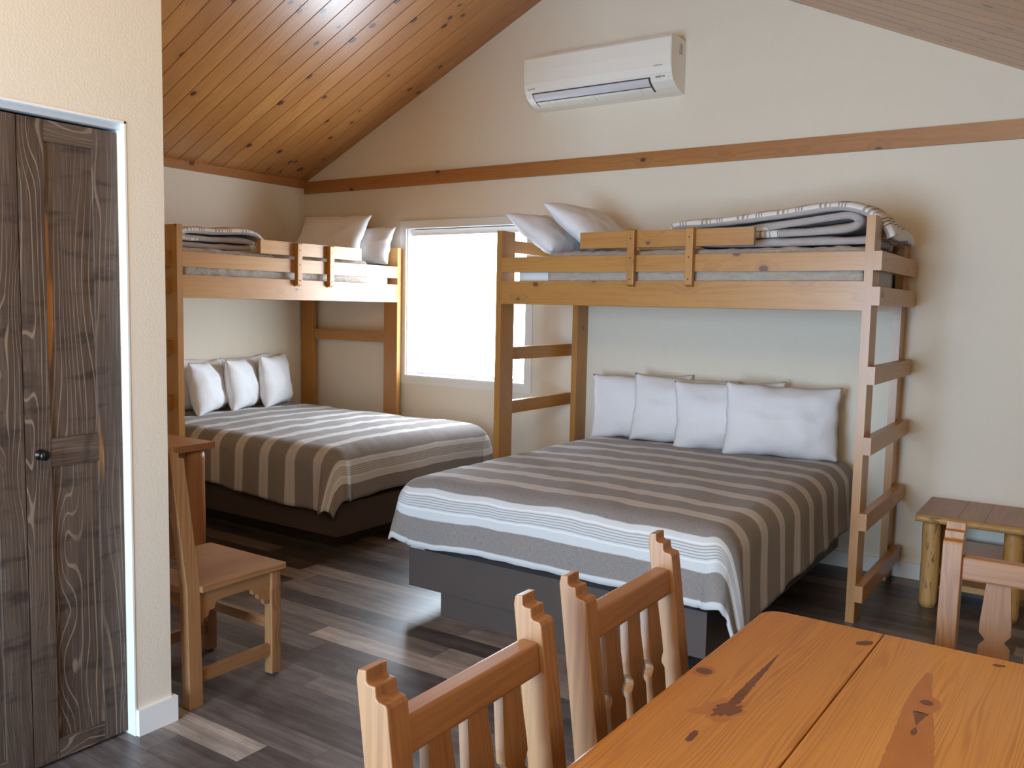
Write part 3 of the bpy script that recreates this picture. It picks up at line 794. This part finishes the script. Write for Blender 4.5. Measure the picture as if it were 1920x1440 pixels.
# folded spare comforters
def folded(label, loc, rz_, path, depth, thick, seed, jitter=.012):
    """serpentine ribbon (local x-z path, list of (x, z, side)) swept over depth along local y"""
    # densify the path with Catmull-Rom
    P = [Vector((p[0], 0, p[1])) for p in path]
    pts = []
    for i in range(len(P) - 1):
        p0, p1, p2, p3 = P[max(i - 1, 0)], P[i], P[i + 1], P[min(i + 2, len(P) - 1)]
        for k in range(8):
            t = k / 8
            pts.append(.5 * ((2 * p1) + (p2 - p0) * t + (2 * p0 - 5 * p1 + 4 * p2 - p3) * t * t + (3 * p1 - p0 - 3 * p2 + p3) * t ** 3))
    pts.append(P[-1])
    n = len(pts); V, ST, F = [], [], []
    s = 0; ss = [0]
    for a, b in zip(pts, pts[1:]): s += (b - a).length; ss.append(s)
    sect = []
    for i, p in enumerate(pts):
        t = (pts[min(i + 1, n - 1)] - pts[max(i - 1, 0)]).normalized()
        nrm = Vector((-t.z, 0, t.x))
        th_ = thick * (1 + .35 * min(1, max(0, (ss[i] / s - .56) * 8)) * min(1, (1 - ss[i] / s) * 8))
        sect.append((p + nrm * th_ / 2, p - nrm * thick / 2, ss[i]))
    loop = [(a, ss_, 1) for (a, b, ss_) in sect] + [(b, ss_, 0) for (a, b, ss_) in reversed(sect)]
    m = 24; nl = len(loop)
    for j in range(m + 1):
        y = depth * j / m
        e = min(1, j / 2, (m - j) / 2); tk_ = (.72, .93, 1, 1)[min(j, m - j, 3)]
        for li, (q0, s_, sd) in enumerate(loop):
            mid_ = (loop[li][0] + loop[nl - 1 - li][0]) / 2; q = mid_ + (q0 - mid_) * tk_
            k = jitter * NO(Vector((q.x * 5, y * 5, q.z * 9 + seed))) + jitter * .5 * NO(Vector((q.x * 13, y * 13, q.z * 20 + seed)))
            sh_ = .018 * NO(Vector((s_ * 5, seed + 7, 0)))
            V.append((q.x + k * .6 + .03 * NO(Vector((y * 4, q.z * 6, seed + 2))), y + (sh_ if j == 0 else 0), max(.004, q.z + k * e + .008 * e)))
            ST.append((s_, 1 if (s_ > .56 * s and sd) or (.30 * s < s_ < .34 * s) else 0, 0))
    for j in range(m):
        for i in range(nl):
            F.append((j * nl + i, j * nl + (i + 1) % nl, (j + 1) * nl + (i + 1) % nl, (j + 1) * nl + i))
    # ends: quads across the thickness
    for j, rev in ((0, 0), (m, 1)):
        for i in range(n - 1):
            a = j * nl + i; b = j * nl + i + 1; c = j * nl + (nl - 2 - i); d = j * nl + (nl - 1 - i)
            F.append((a, d, c, b) if not rev else (a, b, c, d))
    me = bpy.data.meshes.new('folded_comforter'); me.from_pydata(V, [], F)
    at = me.attributes.new('st', 'FLOAT_VECTOR', 'POINT'); at.data.foreach_set('vector', [x for q in ST for x in q])
    bm = bmesh.new(); bm.from_mesh(me); bmesh.ops.recalc_face_normals(bm, faces=bm.faces); bm.to_mesh(me); bm.free(); smooth(me)
    o = link('folded_comforter', me, M['fold']); o.location = loc; o.rotation_euler = (0, 0, rz_)
    tag(o, label, 'comforter', 'folded spare comforters')
    return o
path_r = [(.90, .028), (.62, .026), (.30, .024), (.06, .030), (.02, .048), (.10, .064), (.40, .070), (.66, .078), (.80, .092), (.845, .122), (.81, .150), (.72, .146), (.50, .122), (.28, .098), (.10, .092), (-.06, .092), (-.13, .10), (-.10, .128), (.05, .133), (.25, .148), (.50, .172), (.72, .196), (.86, .175), (.95, .115), (.99, .04)]
folded('pale striped spare comforter folded at the ladder end of the right-hand upper bunk', (3.88, -.80, 1.824), 0, path_r, .62, .042, 2.0)
path_l = [(.0, .02), (.30, .02), (.52, .024), (.585, .045), (.55, .066), (.30, .066), (.06, .066), (.02, .085), (.08, .108), (.30, .114), (.50, .128), (.60, .120), (.66, .085)]
folded('pale striped spare comforter folded beside the tall post of the left upper bunk', (.95, -1.93, 1.824), PI / 2, path_l, .62, .038, 5.0, .012)

# ------------------------------------------------------------------ chairs
def chair_proto():
    c = empty('dining_chair', (0, 0, 0))
    wd = M['chair']
    px = .2025
    def rear(z): return -.215 - .009 * min(z, .46) / .46 - (max(0, z - .46) * .125)
    for s in (-1, 1):
        # rear post with stepped finial (side profile, y-z)
        dp = .056
        pts = [(-.215, 0), (rear(.46), .46), (rear(.70), .70), (rear(.97), .962), (rear(.98) + .004, .978), (rear(.98) + .020, .980)]
        y0 = rear(.98)
        pts += [(y0 + .021, .963), (y0 + .025, .960), (y0 + .038, .960), (y0 + .040, .943), (y0 + .044, .940), (y0 + .0575, .938), (y0 + .061, .932)]
        pts += [(rear(.70) + dp, .70), (rear(.46) + dp, .46), (-.215 + dp, 0)]
        # build on the x range
        prism('back_post', pts, 'yz', s * px - .0225, s * px + .0225, wd, c, axis=2, bev=.005, seg=3)
    for s in (-1, 1):
        prism('leg', [(.165, .006), (.212, .006), (.212, .432), (.165, .432)], 'yz', s * px - .0225, s * px + .0225, wd, c, axis=2, bev=.004)
        prism('side_apron', [(-.168, .432), (-.168, .305), (-.150, .305), (-.144, .325), (-.124, .329), (-.119, .348), (-.096, .352), (-.090, .376), (-.062, .380), (.062, .380), (.078, .374), (.082, .354), (.104, .350), (.110, .328), (.132, .324), (.138, .300), (.166, .296), (.166, .432)], 'yz', s * px - .011, s * px + .011, wd, c, axis=1, bev=.002)
        box('side_stretcher', (s * px - .0125, s * px + .0125, -.162, .168, .085, .130), wd, c, axis=1, bev=.004)
    box('front_apron', (-px + .02, px - .02, .178, .200, .375, .432), wd, c, axis=0, bev=.003)
    box('front_stretcher', (-px + .02, px - .02, .178, .200, .185, .225), wd, c, axis=0, bev=.003)
    box('rear_apron', (-px + .02, px - .02, -.205, -.183, .375, .432), wd, c, axis=0, bev=.003)
    # seat of glued boards, notched around the rear posts
    prism('seat', [(-.24, -.170), (-.178, -.170), (-.178, -.222), (.178, -.222), (.178, -.170), (.24, -.170), (.24, .228), (-.24, .228)], 'xy', .432, .457, wd, c, axis=1, bev=.004)
    # top and lower back rails, leaning with the posts
    def tilt_box(nm, x0, x1, za, zb, t, axis, mid=.028):
        ya, yb = rear(za) + mid, rear(zb) + mid
        return prism(nm, [(ya - t, za), (ya + t, za), (yb + t, zb), (yb - t, zb)], 'yz', x0, x1, wd, c, axis=axis, bev=.005)
    tilt_box('top_rail', -px + .0215, px - .0215, .846, .902, .0185, 0)
    tilt_box('lower_rail', -px + .0215, px - .0215, .515, .560, .014, 0)
    for x in (-.098, 0, .098):
        bm = bmesh.new()
        hw = [(.552, .026), (.60, .030), (.672, .034), (.690, .034), (.704, .022), (.712, .022), (.726, .034), (.75, .034), (.80, .030), (.850, .026)]
        t = .0095; rows = []
        for (z, w_) in hw:
            y = rear(z) + .028
            rows.append([bm.verts.new((x - w_, y - t, z)), bm.verts.new((x + w_, y - t, z)), bm.verts.new((x + w_, y + t, z)), bm.verts.new((x - w_, y + t, z))])
        for a, b in zip(rows, rows[1:]):
            for i in range(4): bm.faces.new((a[i], a[(i + 1) % 4], b[(i + 1) % 4], b[i]))
        bm.faces.new(rows[0][::-1]); bm.faces.new(rows[-1])
        bevel_all(bm, .0015, 1)
        me = fin(bm, 'back_slat'); set_gc(me, 2)
        link('back_slat', me, wd, c)
    for s in (-1, 1):
        boxes('foot_pad', [(s * px - .012, s * px + .012, .175, .202, 0, .006)], M['rubber'], c)
    return c
ch = chair_proto()
G_ = 'pine chairs with stepped posts'
tag(ch, 'pine chair pushed back to the closet wall, facing the beds', 'chair', G_)
ch.location = (2.855, -3.20, 0)
for (x, y, r_, lab) in ((5.192, -4.222, -PI / 2, 'nearest pine chair at the left side of the table, pale post tops in the foreground'),
                        (5.198, -3.666, -PI / 2, 'pine chair at the left side of the table by its far corner'),
                        (5.686, -3.170, PI, 'pine chair at the far end of the table in front of the log nightstand')):
    k = dup(ch); k.location = (x, y, 0); k.rotation_euler = (0, 0, r_); k['label'] = lab

# ------------------------------------------------------------------ dining table
TB = tag(empty('dining_table', (5.60, -3.99, 0), R_(-1.2)), 'amber pine dining table with dark knots in the right foreground', 'table')
tw, tl, tz = .51, .78, .76
def round_poly(x0, x1, y0, y1, rs):
    """rounded-corner rectangle; rs = radii at (x1,y1),(x0,y1),(x0,y0),(x1,y0)"""
    out = []
    for (cx, cy, a0, r) in ((x1, y1, 0, rs[0]), (x0, y1, PI / 2, rs[1]), (x0, y0, PI, rs[2]), (x1, y0, 1.5 * PI, rs[3])):
        if r == 0: out.append((cx, cy)); continue
        ox = cx - r if cx == x1 else cx + r; oy = cy - r if cy == y1 else cy + r
        for i in range(7):
            t = a0 + PI / 2 * i / 6; out.append((ox + r * math.cos(t), oy + r * math.sin(t)))
    return out
seam = [-tw, -.232, .24, tw]
boards = []
for i in range(3):
    rs = [0, 0, 0, 0]
    if i == 0: rs = [0, .05, .05, 0]
    if i == 2: rs = [.05, 0, 0, .05]
    bd = prism('tabletop_board', round_poly(seam[i] + (.0011 if i else 0), seam[i + 1] - (.0011 if i < 2 else 0), -tl, tl, rs), 'xy', tz - .032, tz, M['table'], TB, axis=1, bev=.004, seed=(31, 77, 52)[i]); boards.append(bd)
# dark knots, resin streak and heartwood band: part of the boards' own surface (second / third material)
def mk_knot(name, a, b_, r=.36):
    m, nt, b = newmat(name)
    co = objco(nt)
    nt.links.new(mixc(nt, noi(nt, scaled(nt, co, (50, 14, 14)), 1, 4), a, b_), b.inputs['Base Color'])
    b.inputs['Roughness'].default_value = r
    b.inputs['Coat Weight'].default_value = .12
    return m
M['knot'] = mk_knot('dark_knot_wood', (.085, .028, .010), (.20, .062, .018))
M['knotring'] = mk_knot('knot_halo_wood', (.36, .125, .024), (.46, .175, .034))
def inlay(board, poly, mat, h):
    me = board.data
    if mat.name not in [m_.name for m_ in me.materials]: me.materials.append(mat)
    mi = [m_.name for m_ in me.materials].index(mat.name)
    bm = bmesh.new(); bm.from_mesh(me)
    f = bm.faces.new([bm.verts.new((p[0], p[1], tz + h)) for p in poly]); f.material_index = mi
    f.normal_update()
    if f.normal.z < 0: f.normal_flip()
    bm.to_mesh(me); bm.free()
def blob(cx, cy, rx, ry, rot, seed, rag=.25, n=26):
    out = []
    for i in range(n):
        t = 2 * PI * i / n
        k = 1 + rag * NO(Vector((math.cos(t) * 2.3, math.sin(t) * 2.3, seed)))
        x, y = rx * k * math.cos(t), ry * k * math.sin(t)
        out.append((cx + x * math.cos(rot) - y * math.sin(rot), cy + x * math.sin(rot) + y * math.cos(rot)))
    return out
def streak(pts, seed, jag=.45):
    """pts = (x, y, half width) from tip to root"""
    P = []
    n = len(pts)
    fine = []
    for i in range(n - 1):
        for k in range(10):
            t = k / 10; fine.append([pts[i][q] + (pts[i + 1][q] - pts[i][q]) * t for q in range(3)])
    fine.append(list(pts[-1]))
    L = []; Rr = []
    for i, (x, y, w_) in enumerate(fine):
        a = 1 + jag * NO(Vector((i * .9, seed, 0))); b = 1 + jag * NO(Vector((i * .9, seed + 9, 0)))
        L.append((x - w_ * a, y)); Rr.append((x + w_ * b, y))
    return L + Rr[::-1]
inlay(boards[0], blob(-.482, .320, .017, .016, 0, 1, .12), M['knot'], .0002)
inlay(boards[0], blob(-.482, .320, .022, .030, 0, 2, .2), M['knotring'], .0001)
inlay(boards[0], streak([(-.388, .50, .001), (-.386, .44, .004), (-.384, .36, .007), (-.381, .27, .009), (-.379, .215, .010)], 3), M['knot'], .0002)
inlay(boards[0], blob(-.378, .185, .020, .038, -.2, 8, .75, 40), M['knot'], .00025)
inlay(boards[0], blob(-.384, .175, .036, .055, -.3, 5, .6, 40), M['knotring'], .0001)
inlay(boards[0], blob(-.389, .048, .007, .024, .05, 9, .35), M['knot'], .0002)
inlay(boards[0], blob(-.254, .690, .012, .022, -.6, 11, .3), M['knot'], .0002)
inlay(boards[1], blob(-.083, .445, .012, .014, 0, 12, .3), M['knot'], .0003)
inlay(boards[1], blob(-.084, .437, .026, .044, 0, 13, .12), M['knotring'], .0002)
inlay(boards[1], streak([(-.084, .395, .014), (-.083, .36, .006), (-.081, .335, .0012)], 6), M['knot'], .0002)
inlay(boards[1], streak([(-.080, .325, .001), (-.079, .305, .0055), (-.079, .29, .003)], 7), M['knot'], .0002)
inlay(boards[1], streak([(-.105, .60, .006), (-.10, .50, .017), (-.09, .40, .026), (-.075, .28, .034), (-.062, .14, .040), (-.05, -.1, .042), (-.04, -.4, .03)], 2, .08), M['knotring'], .0001)
inlay(boards[1], blob(.008, .735, .013, .008, .4, 15, .5), M['knot'], .0002)
# apron and legs
boxes('apron', [(-.44, -.418, -.70, .70, tz - .125, tz - .033), (.418, .44, -.70, .70, tz - .125, tz - .033), (-.418, .418, .678, .70, tz - .125, tz - .033), (-.418, .418, -.70, -.678, tz - .125, tz - .033)], M['table'], TB, axis=1, bev=.003)
for sx in (-1, 1):
    for sy in (-1, 1):
        box('leg', (sx * .43 - .04, sx * .43 + .04, sy * .69 - .04, sy * .69 + .04, 0, tz - .033), M['table'], TB, axis=2, bev=.006)

# ------------------------------------------------------------------ log furniture
def log(name, x, y, z0, z1, r, parent, seed, mat=None):
    bm = bmesh.new(); n, m = 22, 16; rings = []
    for j in range(m + 1):
        z = z0 + (z1 - z0) * j / m
        ring = []
        ox, oy = .006 * NO(Vector((z * 3, seed, 0))), .006 * NO(Vector((z * 3, seed + 4, 0)))
        for i in range(n):
            t = 2 * PI * i / n
            k = r * (1 + .07 * NO(Vector((math.cos(t) * 1.4, math.sin(t) * 1.4, z * 5 + seed))) + .03 * NO(Vector((math.cos(t) * 4, math.sin(t) * 4, z * 18 + seed))))
            if j in (0, m): k -= .006
            ring.append(bm.verts.new((x + ox + k * math.cos(t), y + oy + k * math.sin(t), z)))
        rings.append(ring)
    for a, b in zip(rings, rings[1:]):
        for i in range(n): bm.faces.new((a[i], a[(i + 1) % n], b[(i + 1) % n], b[i]))
    bm.faces.new(rings[0][::-1]); bm.faces.new(rings[-1])
    me = fin(bm, name); set_gc(me, 2); smooth(me)
    return link(name, me, mat or M['log'], parent)
NS = tag(empty('nightstand', (5.285, -.27, 0)), 'log legged nightstand with brown plank top against the back wall', 'nightstand')
def ns(e): return (e[0] - 5.285, e[1] - 5.285, e[2] + .27, e[3] + .27, e[4], e[5])
NX0, NX1, NYF, NYB, NZ = 5.025, 5.545, -.535, -.022, .488
xs_ = [NX0, 5.215, 5.335, NX1]
for i in range(3):
    box('top_plank', ns((xs_[i] + .0006, xs_[i + 1] - .0006, NYF + .014, NYB, NZ - .034, NZ)), M['nstop'], NS, axis=1, bev=.003)
# half-round log edge along the front of the top
bm = bmesh.new(); nseg = 10; rows = []
for i in range(15):
    x = NX0 + (NX1 - NX0) * i / 14 - 5.285
    row = []
    for j in range(nseg + 1):
        t = -PI / 2 + PI * j / nseg
        rr = .020 * (1 + .10 * NO(Vector((x * 6, math.sin(t) * 2, 3))))
        row.append(bm.verts.new((x, NYF + .27 + .0135 - rr * math.cos(t), NZ - .0195 + rr * math.sin(t) * .95)))
    rows.append(row)
for a, b in zip(rows, rows[1:]):
    for j in range(nseg): bm.faces.new((a[j], a[j + 1], b[j + 1], b[j]))
    bm.faces.new((a[nseg], a[0], b[0], b[nseg]))
bm.faces.new(rows[0]); bm.faces.new(rows[-1][::-1])
me = fin(bm, 'front_edge'); set_gc(me, 0); smooth(me)
link('front_edge', me, M['log'], NS)
for i, (x, y) in enumerate(((5.094, -.455), (5.462, -.455), (5.094, -.085), (5.462, -.085))):
    log('leg', x - 5.285, y + .27, 0, NZ - .034, .044, NS, 3 + i * 7)
box('shelf', ns((5.12, 5.436, -.43, -.06, .098, .128)), M['log'], NS, axis=0, bev=.004)
box('side_panel', ns((5.085, 5.102, -.415, -.125, .128, NZ - .034)), M['nstop'], NS, axis=2, bev=.002)
box('side_panel', ns((5.454, 5.471, -.415, -.125, .128, NZ - .034)), M['nstop'], NS, axis=2, bev=.002)
box('back_panel', ns((5.135, 5.42, -.10, -.085, .128, .285)), M['nstop'], NS, axis=0, bev=.002)

DK = tag(empty('log_desk', (1.3, -2.7, 0)), 'reddish pine log desk half hidden by the closet wall corner', 'desk')
def dk(e): return (e[0] - 1.3, e[1] - 1.3, e[2] + 2.7, e[3] + 2.7, e[4], e[5])
DX1, DY1, DZ = 1.815, -2.335, .738
for i, (ya, yb) in enumerate(((-3.05, -2.81), (-2.81, -2.57), (-2.57, DY1))):
    box('desktop_plank', dk((.72, DX1, ya + .0005, yb - .0005, DZ - .036, DZ)), M['desk'], DK, axis=0, bev=.006)
for i, (x, y) in enumerate(((1.755, -2.425), (1.755, -2.96), (.83, -2.425), (.83, -2.96))):
    log('leg', x - 1.3, y + 2.7, 0, DZ - .036, .056, DK, 40 + i * 5, M['desk'])
pn = box('side_panel', dk((1.735, 1.755, -2.94, -2.455, .06, DZ - .036)), M['desk'], DK, axis=2, bev=.002)
box('side_panel', dk((.82, .84, -2.94, -2.455, .06, DZ - .036)), M['desk'], DK, axis=2, bev=.002)
box('back_panel', dk((.86, 1.68, -2.44, -2.42, .30, DZ - .036)), M['desk'], DK, axis=0, bev=.002)

# ------------------------------------------------------------------ light
def area(name, loc, rot, sx, sy, power, col):
    l = bpy.data.lights.new(name, 'AREA'); l.shape = 'RECTANGLE'; l.size = sx; l.size_y = sy; l.energy = power; l.color = col
    o = bpy.data.objects.new(name, l); COL.objects.link(o); o.location = loc; o.rotation_euler = rot
    return o
area('patio_daylight', ((FX0 + FX1) / 2, YF + .01, (FZ0 + FZ1) / 2), (PI / 2, 0, 0), FX1 - FX0 - .1, FZ1 - FZ0 - .1, 215, (.50, .73, 1.0))
def point(name, loc, power, col, r=.12):
    l = bpy.data.lights.new(name, 'POINT'); l.energy = power; l.color = col; l.shadow_soft_size = r
    o = bpy.data.objects.new(name, l); COL.objects.link(o); o.location = loc
    return o
point('ceiling_lamp', (5.2, -4.7, 2.9), 160, (1.0, .79, .46), .5)
wd = bpy.data.worlds.new('sky'); S.world = wd; wd.use_nodes = True
bg = wd.node_tree.nodes['Background']
bg.inputs[0].default_value = (.62, .78, 1.0, 1); bg.inputs[1].default_value = 1.0

# ------------------------------------------------------------------ camera
cam = bpy.data.cameras.new('camera'); co_ = bpy.data.objects.new('camera', cam); COL.objects.link(co_); S.camera = co_
F_, YAW, PIT, ROL = 1643.4447, .5921, -.0886, .0201
CAM = (5.7608, -5.335, 1.5)
cam.sensor_fit = 'HORIZONTAL'; cam.sensor_width = 36; cam.lens = F_ / 1920 * 36; cam.clip_start = .05
fw = Vector((-math.sin(YAW) * math.cos(PIT), math.cos(YAW) * math.cos(PIT), math.sin(PIT)))
rt = Vector((math.cos(YAW), math.sin(YAW), 0)); up = rt.cross(fw)
c_, s_ = math.cos(ROL), math.sin(ROL)
r2 = c_ * rt + s_ * up; u2 = -s_ * rt + c_ * up
mw = Matrix.Identity(4)
for i in range(3):
    mw[i][0] = r2[i]; mw[i][1] = u2[i]; mw[i][2] = -fw[i]; mw[i][3] = CAM[i]
co_.matrix_world = mw

S.view_settings.view_transform = 'Standard'; S.view_settings.look = 'None'
S.view_settings.exposure = 0.22; S.view_settings.gamma = 1.0; S.view_settings.use_curve_mapping = False
try: S.cycles.use_denoising = True
except Exception: pass
S.cycles.max_bounces = 5; S.cycles.diffuse_bounces = 4; S.cycles.glossy_bounces = 2; S.cycles.adaptive_threshold = .04; S.cycles.caustics_reflective = False; S.cycles.caustics_refractive = False
